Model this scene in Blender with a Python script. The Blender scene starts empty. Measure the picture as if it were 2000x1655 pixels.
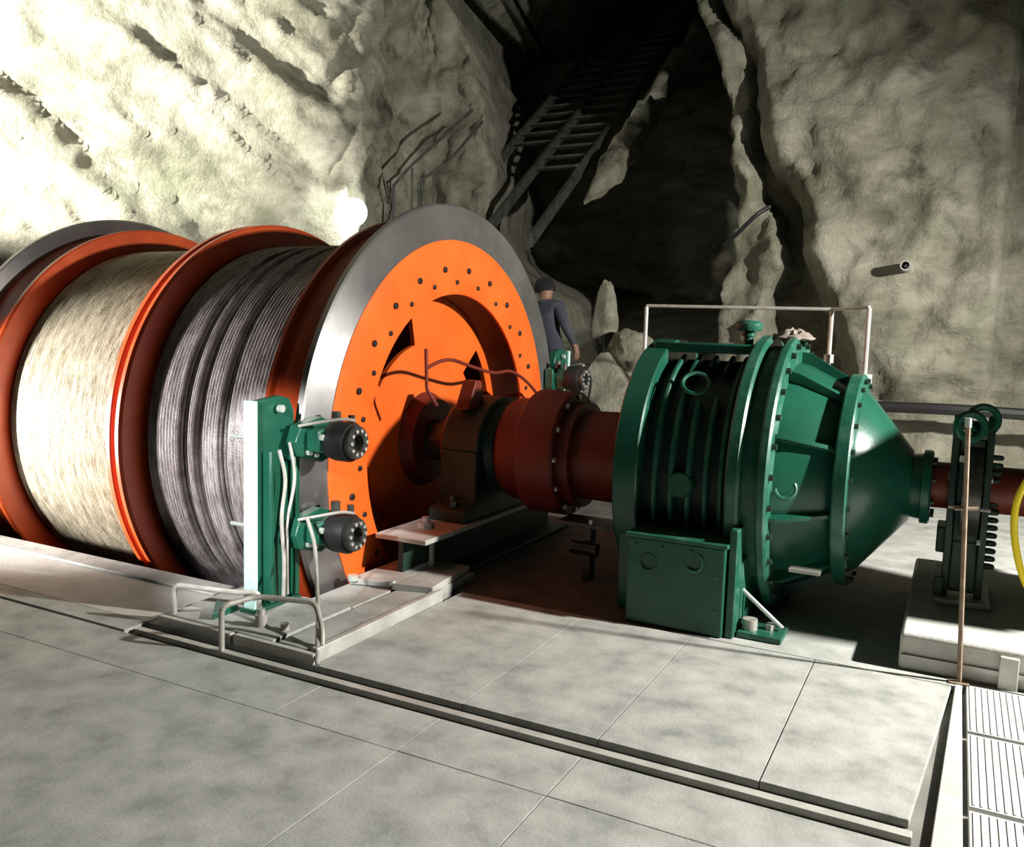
import bpy, bmesh, math, random
import numpy as np
from mathutils import Vector, Matrix, noise
random.seed(7)
R = math.radians
sc = bpy.context.scene
col = sc.collection

# ------------------------------------------------------------------ camera
cam_d = bpy.data.cameras.new('camera')
cam = bpy.data.objects.new('camera', cam_d); col.objects.link(cam)
cr, cu, cf = Vector((.88688, .461035, .029825)), Vector((-.07541, .080768, .993876)), Vector((-.455803, .883698, -.106398))
M = Matrix((( cr.x, cu.x, -cf.x, 3.6193), (cr.y, cu.y, -cf.y, -6.0206), (cr.z, cu.z, -cf.z, 1.7834), (0, 0, 0, 1)))
cam.matrix_world = M
cam_d.sensor_fit = 'HORIZONTAL'; cam_d.sensor_width = 36; cam_d.lens = 36 * 1676.03 / 2000
cam_d.clip_start = .05; cam_d.clip_end = 200
sc.camera = cam

# ------------------------------------------------------------------ world, lights, exposure
wd = bpy.data.worlds.new('cavern_ambience'); sc.world = wd; wd.use_nodes = True
wd.node_tree.nodes['Background'].inputs[0].default_value = (.80, .90, .84, 1)
wd.node_tree.nodes['Background'].inputs[1].default_value = .008
def spot(name, loc, target, power, size_deg, blend, radius, color):
    d = bpy.data.lights.new(name, 'SPOT'); d.energy = power; d.spot_size = R(size_deg); d.spot_blend = blend
    d.shadow_soft_size = radius; d.color = color
    o = bpy.data.objects.new(name, d); col.objects.link(o); o.location = loc
    o.rotation_euler = (Vector(target) - Vector(loc)).to_track_quat('-Z', 'Y').to_euler()
    return o
# floodlight high at the right-hand end of the cavern, beyond the motor
spot('right_floodlight', (7.5, -.4, 3.4), (1.6, -.9, .4), 3700, 150, .4, .09, (1, .98, .92))
# work light standing low on the left, in front of the drum
spot('left_floodlight', (-5.2, -5.2, .9), (-2.5, -1.6, .92), 6500, 35, .6, .15, (1, .96, .95))
# floodlight high on the left wall, washing the rock behind the drum
spot('wall_floodlight', (-6.9, -4.8, 4.5), (-7.5, 2.6, 5.0), 15500, 50, .4, .15, (1, .98, .90))
# added spot, out of view behind the camera, to brighten the front brake
spot('brake_fill_spot', (1.0, -6.5, 2.8), (-.30, -2.2, .75), 2000, 18, .45, .12, (1, 1, 1))
sc.cycles.diffuse_bounces = 1
vs = sc.view_settings
vs.view_transform = 'Standard'; vs.look = 'None'; vs.gamma = 1; vs.exposure = 0.0; vs.use_curve_mapping = False

# ------------------------------------------------------------------ materials
def mat(name, c1, c2=None, rough=.5, metal=0., scale=6., bump=0., bscale=None, detail=6, c3=None, stretch=None, lo=.35, hi=.65, emis=None, es=0):
    m = bpy.data.materials.new(name); m.use_nodes = True
    nt = m.node_tree; b = nt.nodes['Principled BSDF']
    b.inputs['Roughness'].default_value = rough; b.inputs['Metallic'].default_value = metal
    b.inputs['Base Color'].default_value = (*c1, 1)
    if emis:
        b.inputs['Emission Color'].default_value = (*emis, 1); b.inputs['Emission Strength'].default_value = es
    if c2 is None and not bump: return m
    tc = nt.nodes.new('ShaderNodeTexCoord'); vec = tc.outputs['Object']
    if stretch:
        mp = nt.nodes.new('ShaderNodeMapping'); mp.inputs['Scale'].default_value = stretch[0]
        mp.inputs['Rotation'].default_value = stretch[1]
        nt.links.new(vec, mp.inputs[0]); vec = mp.outputs[0]
    if c2 is not None:
        n = nt.nodes.new('ShaderNodeTexNoise'); n.inputs['Scale'].default_value = scale; n.inputs['Detail'].default_value = detail
        n.inputs['Roughness'].default_value = .6
        nt.links.new(vec, n.inputs['Vector'])
        r = nt.nodes.new('ShaderNodeValToRGB'); e = r.color_ramp.elements
        e[0].position = lo; e[0].color = (*c1, 1); e[1].position = hi; e[1].color = (*c2, 1)
        if c3: q = e.new((lo + hi) / 2); q.color = (*c3, 1)
        nt.links.new(n.outputs[0], r.inputs[0]); nt.links.new(r.outputs[0], b.inputs['Base Color'])
    if bump:
        n2 = nt.nodes.new('ShaderNodeTexNoise'); n2.inputs['Scale'].default_value = bscale or scale * 4; n2.inputs['Detail'].default_value = 5
        nt.links.new(vec, n2.inputs['Vector'])
        bp = nt.nodes.new('ShaderNodeBump'); bp.inputs['Strength'].default_value = bump; bp.inputs['Distance'].default_value = .03
        nt.links.new(n2.outputs[0], bp.inputs['Height']); nt.links.new(bp.outputs[0], b.inputs['Normal'])
    return m

ORANGE = mat('orange_paint', (.86, .115, .012), (.95, .15, .018), rough=.42, scale=2.5)
RED = mat('red_oxide_paint', (.42, .050, .012), (.56, .085, .018), rough=.36, scale=3)
RECESS_SHADE = mat('recess_shade_brown', (.045, .014, .008), (.065, .02, .011), rough=.7, scale=5)  # very dark brown: shade inside the wheel recess put into the colour
DRED = mat('dark_red_paint', (.13, .015, .009), (.18, .026, .012), rough=.5, scale=4)
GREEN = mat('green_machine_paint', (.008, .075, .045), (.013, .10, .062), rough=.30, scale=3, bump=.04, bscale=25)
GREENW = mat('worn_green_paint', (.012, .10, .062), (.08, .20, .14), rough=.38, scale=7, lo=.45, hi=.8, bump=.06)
LIT_MINT = mat('lit_mint_green', (.50, .80, .70), (.58, .85, .76), rough=.4, scale=5)  # green flange paled so its colour carries the bright light on it
DGREEN = mat('dark_green_paint', (.007, .024, .016), (.018, .045, .03), rough=.5, scale=6)  # darker green than the main machine paint
STEEL = mat('ground_steel', (.30, .29, .29), (.48, .46, .45), rough=.43, metal=.85, scale=3, stretch=((1, .6, .6), (0, 0, 0)))
_b = STEEL.node_tree.nodes['Principled BSDF']; _t = STEEL.node_tree.nodes.new('ShaderNodeTangent'); _t.direction_type = 'RADIAL'; _t.axis = 'X'
_b.inputs['Anisotropic'].default_value = .85; _b.inputs['Anisotropic Rotation'].default_value = .25; STEEL.node_tree.links.new(_t.outputs[0], _b.inputs['Tangent'])
DSTEEL = mat('dark_oily_steel', (.035, .035, .033), (.10, .10, .09), rough=.38, metal=.5, scale=14)
GALV = mat('galvanised_pipe', (.42, .40, .36), (.58, .56, .50), rough=.42, metal=.35, scale=12)
BOLTM = mat('black_bolt', (.016, .013, .014), rough=.45, metal=.3)
ZINC = mat('zinc_nut', (.62, .68, .62), rough=.35, metal=.4)
BLACK = mat('black_rubber', (.012, .012, .013), rough=.55)
YELLOW = mat('yellow_hose', (.95, .72, .01), rough=.4)
RUST = mat('rusty_pipe', (.20, .135, .085), (.33, .25, .18), rough=.7, scale=18)
CONC = mat('concrete', (.25, .257, .237), (.52, .523, .485), rough=.82, scale=4.5, bump=.10, bscale=60, detail=14, c3=(.405, .41, .378), lo=.28, hi=.68)
CONC2 = mat('concrete_light', (.52, .51, .46), (.64, .63, .58), rough=.8, scale=5, bump=.10, bscale=50, detail=8)
CONCD = mat('concrete_underlay', (.16, .155, .14), (.24, .235, .21), rough=.9, scale=4)
SHADOWED = mat('shadowed_concrete', (.055, .052, .045), (.12, .112, .096), rough=.75, scale=4, detail=10)  # concrete darkened to carry the shadow between drum and gearbox
PITM = mat('pit_concrete', (.07, .068, .065), (.12, .115, .11), rough=.9, scale=2)
PLATE = mat('worn_steel_plate', (.42, .41, .37), (.60, .59, .54), rough=.55, metal=.15, scale=5, bump=.05)
CHEQ = mat('ribbed_cover_plate', (.60, .60, .57), (.70, .70, .66), rough=.6, metal=.1, scale=4)

def rope_mat(name, c1, c2, c3):
    m = mat(name, c1, c2, rough=.36, metal=.35, scale=7, c3=c3, stretch=((4.5, 1, 1), (0, 0, 0)), lo=.3, hi=.72, detail=8)
    nt = m.node_tree; b = nt.nodes['Principled BSDF']
    tc = nt.nodes.new('ShaderNodeTexCoord')
    w = nt.nodes.new('ShaderNodeTexNoise'); w.inputs['Scale'].default_value = 90; w.inputs['Detail'].default_value = 2
    nt.links.new(tc.outputs['Object'], w.inputs['Vector'])
    bp = nt.nodes.new('ShaderNodeBump'); bp.inputs['Strength'].default_value = .35; bp.inputs['Distance'].default_value = .01
    nt.links.new(w.outputs[0], bp.inputs['Height']); nt.links.new(bp.outputs[0], b.inputs['Normal'])
    return m
ROPE1 = rope_mat('greased_rope_tan', (.22, .19, .12), (.70, .64, .50), (.47, .42, .31))
ROPE2 = rope_mat('greased_rope_grey', (.13, .11, .105), (.44, .40, .40), (.27, .24, .235))

def rock_mat():
    m = bpy.data.materials.new('shotcrete_rock'); m.use_nodes = True
    nt = m.node_tree; b = nt.nodes['Principled BSDF']; L = nt.links.new
    b.inputs['Roughness'].default_value = .9
    tc = nt.nodes.new('ShaderNodeTexCoord')
    def nz(s, d, rgh=.6, v=None):
        n = nt.nodes.new('ShaderNodeTexNoise'); n.inputs['Scale'].default_value = s; n.inputs['Detail'].default_value = d; n.inputs['Roughness'].default_value = rgh
        L(v or tc.outputs['Object'], n.inputs['Vector']); return n.outputs[0]
    mp = nt.nodes.new('ShaderNodeMapping'); mp.inputs['Rotation'].default_value = (R(20), R(35), R(30)); mp.inputs['Scale'].default_value = (.55, 1.3, 1.5)
    L(tc.outputs['Object'], mp.inputs[0])
    r1 = nt.nodes.new('ShaderNodeValToRGB'); e = r1.color_ramp.elements
    e[0].position = .30; e[0].color = (.155, .15, .105, 1); e[1].position = .70; e[1].color = (.50, .475, .385, 1)
    q = e.new(.46); q.color = (.315, .30, .225, 1)
    L(nz(.9, 9, .65, mp.outputs[0]), r1.inputs[0])
    r2 = nt.nodes.new('ShaderNodeValToRGB'); e = r2.color_ramp.elements
    e[0].position = .33; e[0].color = (.60, .60, .57, 1); e[1].position = .62; e[1].color = (1, 1, 1, 1)
    L(nz(3.2, 10, .72, mp.outputs[0]), r2.inputs[0])
    mx = nt.nodes.new('ShaderNodeMix'); mx.data_type = 'RGBA'; mx.blend_type = 'MULTIPLY'; mx.inputs[0].default_value = .8
    L(r1.outputs[0], mx.inputs[6]); L(r2.outputs[0], mx.inputs[7])
    # dark seams running along the bedding of the rock
    ma = nt.nodes.new('ShaderNodeMapping'); ma.inputs['Rotation'].default_value = Vector((.5, .6, -.62)).rotation_difference(Vector((1, 0, 0))).to_euler()
    mb_ = nt.nodes.new('ShaderNodeMapping'); mb_.inputs['Scale'].default_value = (.55, 1.9, 1.9)
    L(tc.outputs['Object'], ma.inputs[0]); L(ma.outputs[0], mb_.inputs[0])
    r4 = nt.nodes.new('ShaderNodeValToRGB'); e = r4.color_ramp.elements
    e[0].position = .30; e[0].color = (.13, .135, .12, 1); e[1].position = .43; e[1].color = (1, 1, 1, 1)
    L(nz(1.0, 8, .62, mb_.outputs[0]), r4.inputs[0])
    mx3 = nt.nodes.new('ShaderNodeMix'); mx3.data_type = 'RGBA'; mx3.blend_type = 'MULTIPLY'; mx3.inputs[0].default_value = .85
    L(mx.outputs[2], mx3.inputs[6]); L(r4.outputs[0], mx3.inputs[7]); mx = mx3
    # mossy, damp tint
    r3 = nt.nodes.new('ShaderNodeValToRGB'); e = r3.color_ramp.elements
    e[0].position = .52; e[0].color = (0, 0, 0, 1); e[1].position = .72; e[1].color = (.55, .55, .55, 1)
    L(nz(.7, 6, .6), r3.inputs[0])
    mx2 = nt.nodes.new('ShaderNodeMix'); mx2.data_type = 'RGBA'
    mx2.inputs[7].default_value = (.20, .235, .135, 1)
    L(r3.outputs[0], mx2.inputs[0]); L(mx.outputs[2], mx2.inputs[6]); L(mx2.outputs[2], b.inputs['Base Color'])
    bp = nt.nodes.new('ShaderNodeBump'); bp.inputs['Strength'].default_value = .75; bp.inputs['Distance'].default_value = .12
    L(nz(5.5, 9, .68), bp.inputs['Height']); L(bp.outputs[0], b.inputs['Normal'])
    return m
ROCK = rock_mat()

# ------------------------------------------------------------------ mesh helpers
class MB:
    def __init__(s): s.v = []; s.f = []
    def add(s, vs, fs):
        o = len(s.v); s.v += [tuple(p) for p in vs]; s.f += [[i + o for i in f] for f in fs]; return s
    def box(s, a, b, rot=None, piv=None):
        (x0, y0, z0), (x1, y1, z1) = a, b
        P = [Vector(p) for p in ((x0,y0,z0),(x1,y0,z0),(x1,y1,z0),(x0,y1,z0),(x0,y0,z1),(x1,y0,z1),(x1,y1,z1),(x0,y1,z1))]
        if rot is not None:
            c = Vector(piv) if piv is not None else Vector(((x0+x1)/2,(y0+y1)/2,(z0+z1)/2)); P = [c + rot @ (p - c) for p in P]
        return s.add(P, [(0,3,2,1),(4,5,6,7),(0,1,5,4),(1,2,6,5),(2,3,7,6),(3,0,4,7)])
    def prism(s, poly, axis, a, b):
        # poly: 2D loop in the two other axes (order y,z / x,z / x,y)
        def mk(p, t): return {'x': (t, p[0], p[1]), 'y': (p[0], t, p[1]), 'z': (p[0], p[1], t)}[axis]
        n = len(poly); V = [mk(p, a) for p in poly] + [mk(p, b) for p in poly]
        F = [list(range(n))[::-1], list(range(n, 2*n))] + [(i, (i+1) % n, n + (i+1) % n, n + i) for i in range(n)]
        return s.add(V, F)
    def lathe(s, prof, c=(0, .87), seg=64, a0=0, a1=360, ax='x'):
        full = abs(a1 - a0) >= 360; n = seg if full else seg + 1; V = []; F = []
        for (x, r) in prof:
            for i in range(n):
                t = R(a0 + (a1 - a0) * i / seg); u, w = c[0] + r * math.cos(t), c[1] + r * math.sin(t)
                V.append({'x': (x, u, w), 'y': (u, x, w), 'z': (u, w, x)}[ax])
        for k in range(len(prof) - 1):
            for i in range(seg):
                j = (i + 1) % n; a, b_ = k * n, (k + 1) * n
                F.append((a + i, a + j, b_ + j, b_ + i))
        return s.add(V, F)
    def cyl(s, p, q, r, seg=12, r2=None, cap=True):
        p, q = Vector(p), Vector(q); d = (q - p).normalized(); r2 = r if r2 is None else r2
        a = d.orthogonal().normalized(); b = d.cross(a); V = []
        for (c, rr) in ((p, r), (q, r2)):
            for i in range(seg):
                t = 2 * math.pi * i / seg; V.append(c + a * rr * math.cos(t) + b * rr * math.sin(t))
        F = [(i, (i+1) % seg, seg + (i+1) % seg, seg + i) for i in range(seg)]
        if cap: F += [list(range(seg))[::-1], list(range(seg, 2*seg))]
        return s.add(V, F)
    def tube(s, pts, r, seg=8, closed=False, smooth=True):
        P = [Vector(p) for p in pts]
        n = len(P); V = []; up = None
        for i, p in enumerate(P):
            d = (P[(i+1) % n] - P[i-1]) if closed else (P[min(i+1, n-1)] - P[max(i-1, 0)])
            d.normalize()
            if up is None: up = d.orthogonal().normalized()
            up = (up - d * up.dot(d)).normalized(); b = d.cross(up)
            for k in range(seg):
                t = 2 * math.pi * k / seg; V.append(p + up * r * math.cos(t) + b * r * math.sin(t))
        F = []
        for i in range(n if closed else n - 1):
            j = (i + 1) % n
            for k in range(seg): F.append((i*seg + k, i*seg + (k+1) % seg, j*seg + (k+1) % seg, j*seg + k))
        if not closed: F += [list(range(seg))[::-1], list(range((n-1)*seg, n*seg))]
        return s.add(V, F)
    def torus(s, c, n, r, t, seg=24, a0=0, a1=360):
        c = Vector(c); n = Vector(n).normalized(); a = n.orthogonal().normalized(); b = n.cross(a)
        pts = [c + (a * math.cos(R(a0 + (a1-a0) * i / seg)) + b * math.sin(R(a0 + (a1-a0) * i / seg))) * r for i in range(seg + (0 if a1-a0 >= 360 else 1))]
        return s.tube(pts, t, 8, closed=a1-a0 >= 360)
    def mesh(s, name, m, smooth=True):
        me = bpy.data.meshes.new(name); me.from_pydata(s.v, [], s.f); me.validate()
        bm = bmesh.new(); bm.from_mesh(me); bmesh.ops.recalc_face_normals(bm, faces=bm.faces); bm.to_mesh(me); bm.free()
        if m: me.materials.append(m)
        if smooth:
            me.shade_smooth(); me.set_sharp_from_angle(angle=R(34))
        return me
    def build(s, name, m, parent=None, bevel=0, label=None, smooth=True):
        o = bpy.data.objects.new(name, s.mesh(name, m, smooth)); col.objects.link(o)
        attach(o, parent)
        if bevel:
            b = o.modifiers.new('bevel', 'BEVEL'); b.width = bevel; b.segments = 2; b.limit_method = 'ANGLE'; b.angle_limit = R(40)
        if label: o['label'] = label
        return o
def attach(o, parent):
    if parent is not None:
        o.parent = parent
        loc = Vector((0, 0, 0)); p = parent
        o.matrix_parent_inverse = Matrix.Translation(-WL.get(parent.name, Vector((0, 0, 0))))
    WL[o.name] = WL.get(o.name, Vector(o.location) if parent is None else Vector((0, 0, 0)))
WL = {}
def tag(o, label, cat, group=None, kind=None):
    if label: o['label'] = label
    if cat: o['category'] = cat
    if group: o['group'] = group
    if kind: o['kind'] = kind
    return o
def thing(name, loc, label, cat, group=None):
    o = bpy.data.objects.new(name, None); col.objects.link(o); o.location = loc; o.empty_display_size = .1
    WL[o.name] = Vector(loc)
    return tag(o, label, cat, group)
def struct(o): o['kind'] = 'structure'; return o
def inst(name, me, loc, parent, rot=None):
    # one piece that shares its mesh: placed at a world location under its thing
    o = bpy.data.objects.new(name, me); col.objects.link(o)
    o.location = loc
    if rot is not None: o.rotation_euler = rot
    o.parent = parent; o.matrix_parent_inverse = Matrix.Translation(-WL.get(parent.name, Vector((0, 0, 0))))
    WL[o.name] = Vector((0, 0, 0))
    return o
def hexbolt(r, h, m, axis='x', seg=6):
    d = {'x': (1,0,0), 'y': (0,1,0), 'z': (0,0,1)}[axis]
    return MB().cyl((0,0,0), tuple(h*k for k in d), r, seg).mesh('bolt', m, smooth=False)
def smoothcurve(pts, n=8):
    # Catmull-Rom through the given points
    P = [Vector(p) for p in pts]; P = [2*P[0]-P[1]] + P + [2*P[-1]-P[-2]]; out = []
    for i in range(1, len(P) - 2):
        for k in range(n):
            t = k / n; a, b, c, d = P[i-1], P[i], P[i+1], P[i+2]
            out.append(.5 * ((2*b) + (c-a)*t + (2*a-5*b+4*c-d)*t*t + (3*b-a-3*c+d)*t**3))
    out.append(P[-2]); return out

# ================================================================== THE CAVERN
plan = [(-10.5,-7),(-9.3,-3.4),(-7.9,-.8),(-6.9,.7),(-5.9,2.0),(-4.95,3.15),(-4.4,3.8),(-4.25,4.2),(-4.5,4.9),(-4.9,5.8),(-5.1,6.5),(-4.9,6.9),(-4.4,6.95),(-3.6,6.85),(-1.6,6.6),(.6,6.3),(2.2,6.0),(5,5.9),(9,5.7),(11.6,4.4),(12.6,1.5),(12.8,-3),(12.6,-7)]
pc = smoothcurve([(x, y, 0) for x, y in plan], 24)
acc = [0]
for i in range(1, len(pc)): acc.append(acc[-1] + (pc[i]-pc[i-1]).length)
acc = np.array(acc); PX = np.array([p.x for p in pc]); PY = np.array([p.y for p in pc])
NICHE_L = ([-1, 0, 2.5, 3.86, 4.44, 5.43, 6.36, 7.21, 11], [-2.6, -2.6, -3.1, -3.63, -3.6, -3.73, -4.05, -4.37, -5.6])
NICHE_R = ([-1, 1.2, 2.43, 3.05, 3.62, 4.53, 5.07, 5.69, 6.46, 11], [.45, .48, .52, .59, .70, .61, .52, .31, -.08, -2.2])
GUL_L = ([-1, 1.0, 2.23, 2.43, 2.77, 3.03, 3.54, 3.71, 4.11, 4.52, 4.91, 5.28, 5.78, 6.44, 11], [1.35, 1.25, 1.15, 1.14, 1.39, 1.37, 1.11, .93, .89, .72, .79, .77, .64, .09, -2.0])
GUL_R = ([-1, 1.2, 1.88, 2.18, 2.54, 2.86, 3.35, 3.69, 4.02, 4.36, 4.96, 5.49, 5.94, 6.4, 11], [2.5, 2.4, 2.24, 2.10, 1.95, 1.80, 1.74, 1.56, 1.34, 1.13, .96, .89, .67, .37, -1.6])
def sst(a, b, x):
    t = min(1, max(0, (x - a) / (b - a))); return t * t * (3 - 2 * t)
def fr(p, oct_=5, h=.9): return noise.fractal(p, h, 2.1, oct_, noise_basis='PERLIN_ORIGINAL')
def wall_point(s, z):
    x = float(np.interp(s, acc, PX)); y = float(np.interp(s, acc, PY))
    x2 = float(np.interp(s + .05, acc, PX)); y2 = float(np.interp(s + .05, acc, PY))
    x1 = float(np.interp(s - .05, acc, PX)); y1 = float(np.interp(s - .05, acc, PY))
    t = Vector((x2 - x1, y2 - y1, 0)); t.normalize(); n = Vector((t.y, -t.x, 0))      # points into the cavern
    p = Vector((x, y, z))
    left = 1 - sst(3.6, 4.6, y) if x < 0 else 0
    q = Vector((x * .8 - z * .35, y * .8, z * .8 + x * .25))
    if left > 0:                                                   # bedding planes run down to the right on the left wall
        bed = Vector((.501, .601, -.622)); q = q.lerp((p - bed * (p.dot(bed) * .74)) * 1.15, left)
    d = (.34 - .16 * left) * fr(q * .55 + Vector((3, 1, 7)), 4) + .16 * fr(q * 1.7, 5)
    rid = 1 - abs(noise.noise(Vector((q.x * 1.1 + z * .5, q.y * 1.1, q.z * 1.6)) * .9)) * 2
    d += .10 * rid * (1.0 + 1.1 * left)
    vd, vp = noise.voronoi(Vector((q.x * .9 + q.z * .35, q.y * .9, q.z * .75 - q.x * .2)))
    cell = noise.cell(vp[0] * 3.7)
    d += (.05 - .02 * left) * (cell - .5) + .05 * min(.5, vd[1] - vd[0])
    d += .032 * fr(p * 5.5, 4)
    d += (1.05 * max(0, z - 5.0) ** 2 * .06)                       # walls lean in towards the roof
    d += .55 * max(0, 1.0 - z) * (.6 + .4 * noise.noise(p * .8)) * (1 if x > -4 else .6)   # toe of loose rock
    depth = 0.; widen = 0.
    if y > 5.0 and -6.5 < x < 4:
        wob = .10 * noise.noise(Vector((z * 2.1, 3.3, 0))) + .05 * noise.noise(Vector((z * 6, 1, 0)))
        xl = float(np.interp(z, *NICHE_L)) + wob; xr = float(np.interp(z, *NICHE_R)) + wob * .6
        m = sst(0, .28, x - xl) * sst(0, .22, xr - x)
        fl = float(np.interp(z, (-.3, .6, 1.6, 2.6, 7.0, 11.0), (-1.3, -.5, 1.2, 6.2, 7.2, 12.0)))
        depth += m * (fl + .5 * fr(Vector((x, z, 4)) * .7, 3))
        tt = min(1, max(0, (x - xl) / max(.5, xr - xl)))
        widen = -2.6 * m * (1 - tt) * sst(2.2, 3.4, z)
        gl = float(np.interp(z, *GUL_L)) + .5 * wob; gr = float(np.interp(z, *GUL_R)) + .5 * wob
        g = sst(0, .12, x - gl) * sst(0, .16, gr - x)
        depth += .75 * g
        # right wall stands a little proud of the strip beside the shaft
        depth -= .25 * sst(0, .2, x - gr)
        # small hole with a pipe stub in the right wall
    p = p + n * d
    p.y += depth; p.x += widen
    return p
S = np.arange(0, acc[-1], .065); Z = np.arange(-.25, 11.0, .07)
mb = MB()
for s in S:
    for z in Z: mb.v.append(tuple(wall_point(float(s), float(z))))
nz_ = len(Z)
mb.f = [(i*nz_+k, (i+1)*nz_+k, (i+1)*nz_+k+1, i*nz_+k+1) for i in range(len(S)-1) for k in range(nz_-1)]
me = bpy.data.meshes.new('wall_back'); me.from_pydata(mb.v, [], mb.f); me.materials.append(ROCK); me.shade_smooth()
o = bpy.data.objects.new('wall_back', me); col.objects.link(o); struct(o)
o['label'] = 'rough blasted rock wall of the cavern with a dark inclined shaft'
# roof
mb = MB(); nx, ny = 90, 80
for i in range(nx):
    for k in range(ny):
        x = -12 + 26 * i / (nx-1); y = -7.5 + 26 * k / (ny-1)
        mb.v.append((x, y, 9.3 - .018 * (x - 1) ** 2 + .5 * fr(Vector((x, y, 3)) * .5, 4) + max(0, y - 6.8) * .75))
mb.f = [(i*ny+k, (i+1)*ny+k, (i+1)*ny+k+1, i*ny+k+1) for i in range(nx-1) for k in range(ny-1)]
struct(mb.build('ceiling', ROCK))

# ------------------------------------------------------------------ floor
PX0, PX1, PY0, PY1 = -4.25, .06, -1.85, 2.0
fl = MB()
for a, b in (((-11,-9),(14,PY0)), ((-11,PY1),(14,8)), ((-11,PY0),(PX0,PY1)), ((PX1,PY0),(14,PY1))):
    fl.box((a[0], a[1], -.30), (b[0], b[1], -.035))
floor = struct(fl.build('floor', CONCD))
floor['label'] = 'concrete floor of the hoist chamber'
def slab(x0, x1, y0, y1, z=0., m=CONC, g=.0018, name='slab', z0=-.034):
    return MB().box((x0+g, y0+g, z0), (x1-g, y1-g, z)).build(name, m, floor, bevel=.002)
# rows of cast slabs in front of the gearbox
for x0, x1 in ((.72, 1.63), (1.63, 2.33), (2.33, 3.03)): slab(x0, x1, -2.60, -1.075)
# slanting slab edge: the dark wedge gap stands in for the rod's shadow
MB().prism([(3.0318, -2.598), (3.585, -2.598), (3.715, -1.077), (3.0318, -1.077)], 'z', -.034, 0).build('slab', CONC, floor, bevel=.004)
MB().prism([(3.66, -2.76), (3.765, -2.76), (3.765, -1.0), (3.735, -1.0)], 'z', -.034, 0).build('slab', CONC2, floor, bevel=.004)
slab(-2.2, .93, -3.14, -2.785); slab(.93, 1.63, -3.14, -2.785); slab(1.63, 2.33, -3.14, -2.785); slab(2.33, 3.66, -3.14, -2.785)
slab(-2.2, 1.63, -9, -3.14); slab(1.63, 2.33, -9, -3.14); slab(2.33, 3.77, -9, -3.14); slab(3.66, 3.77, -3.14, -2.76)
slab(-11, -2.2, -9, -2.60); slab(-2.2, -.55, -2.76, -2.60)
slab(-11, PX0, -2.60, 8); slab(PX0, -.55, -2.60, PY0, m=CONC2)
slab(-.55, .72, -2.60, PY0, z=-.004)
slab(PX1, .66, PY0, -.9, z=-.004); slab(PX1, .66, -.9, 8, z=-.004, m=SHADOWED); slab(.66, 2.42, -1.065, 8, z=-.002, m=SHADOWED); slab(2.42, 3.77, -1.065, 8, z=-.002); slab(3.77, 14, -1.0, 8, z=-.002)
slab(PX0, PX1, PY1, 8)
# covered channel with a steel strip between two open slots
MB().box((-.52, -2.715, -.034), (3.60, -2.665, -.003)).build('channel_strip', PLATE, floor, bevel=.003)
# ribbed cover plates at the right
for (x0, x1, y0, y1) in ((3.785, 4.9, -2.37, -1.66), (3.785, 4.9, -1.63, -1.02), (3.785, 4.9, -3.05, -2.40), (3.785, 4.9, -3.9, -3.08)):
    p = MB().box((x0, y0, -.034), (x1, y1, .0)).build('cover_plate', CHEQ, floor, bevel=.003)
    rb = MB()
    for k in range(int((x1-x0) / .028)):
        rb.box((x0 + .014 + k*.028, y0 + .015, -.004), (x0 + .022 + k*.028, y1 - .015, .0035))
    rb.build('plate_ribs', CHEQ, p, smooth=False)
slab(4.9, 14, -9, -1.0); slab(3.77, 4.9, -9, -3.9)
# pit the drum turns in
pw = MB()
pw.box((PX0, PY0-.12, -1.5), (PX1, PY0, -.035)); pw.box((PX0, PY1, -1.5), (PX1, PY1+.12, -.035))
pw.box((PX0-.12, PY0, -1.5), (PX0, PY1, -.035)); pw.box((PX1, PY0, -1.5), (PX1+.12, PY1, -.035)); pw.box((PX0, PY0, -1.6), (PX1, PY1, -1.5))
pw.build('pit_lining', PITM, floor)
kerb = MB().box((PX0, PY0-.20, 0), (-.60, PY0, .02)).build('kerb', CONC, None, bevel=.012)
tag(kerb, 'low pale concrete kerb along the front edge of the drum pit', 'kerb')

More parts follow.
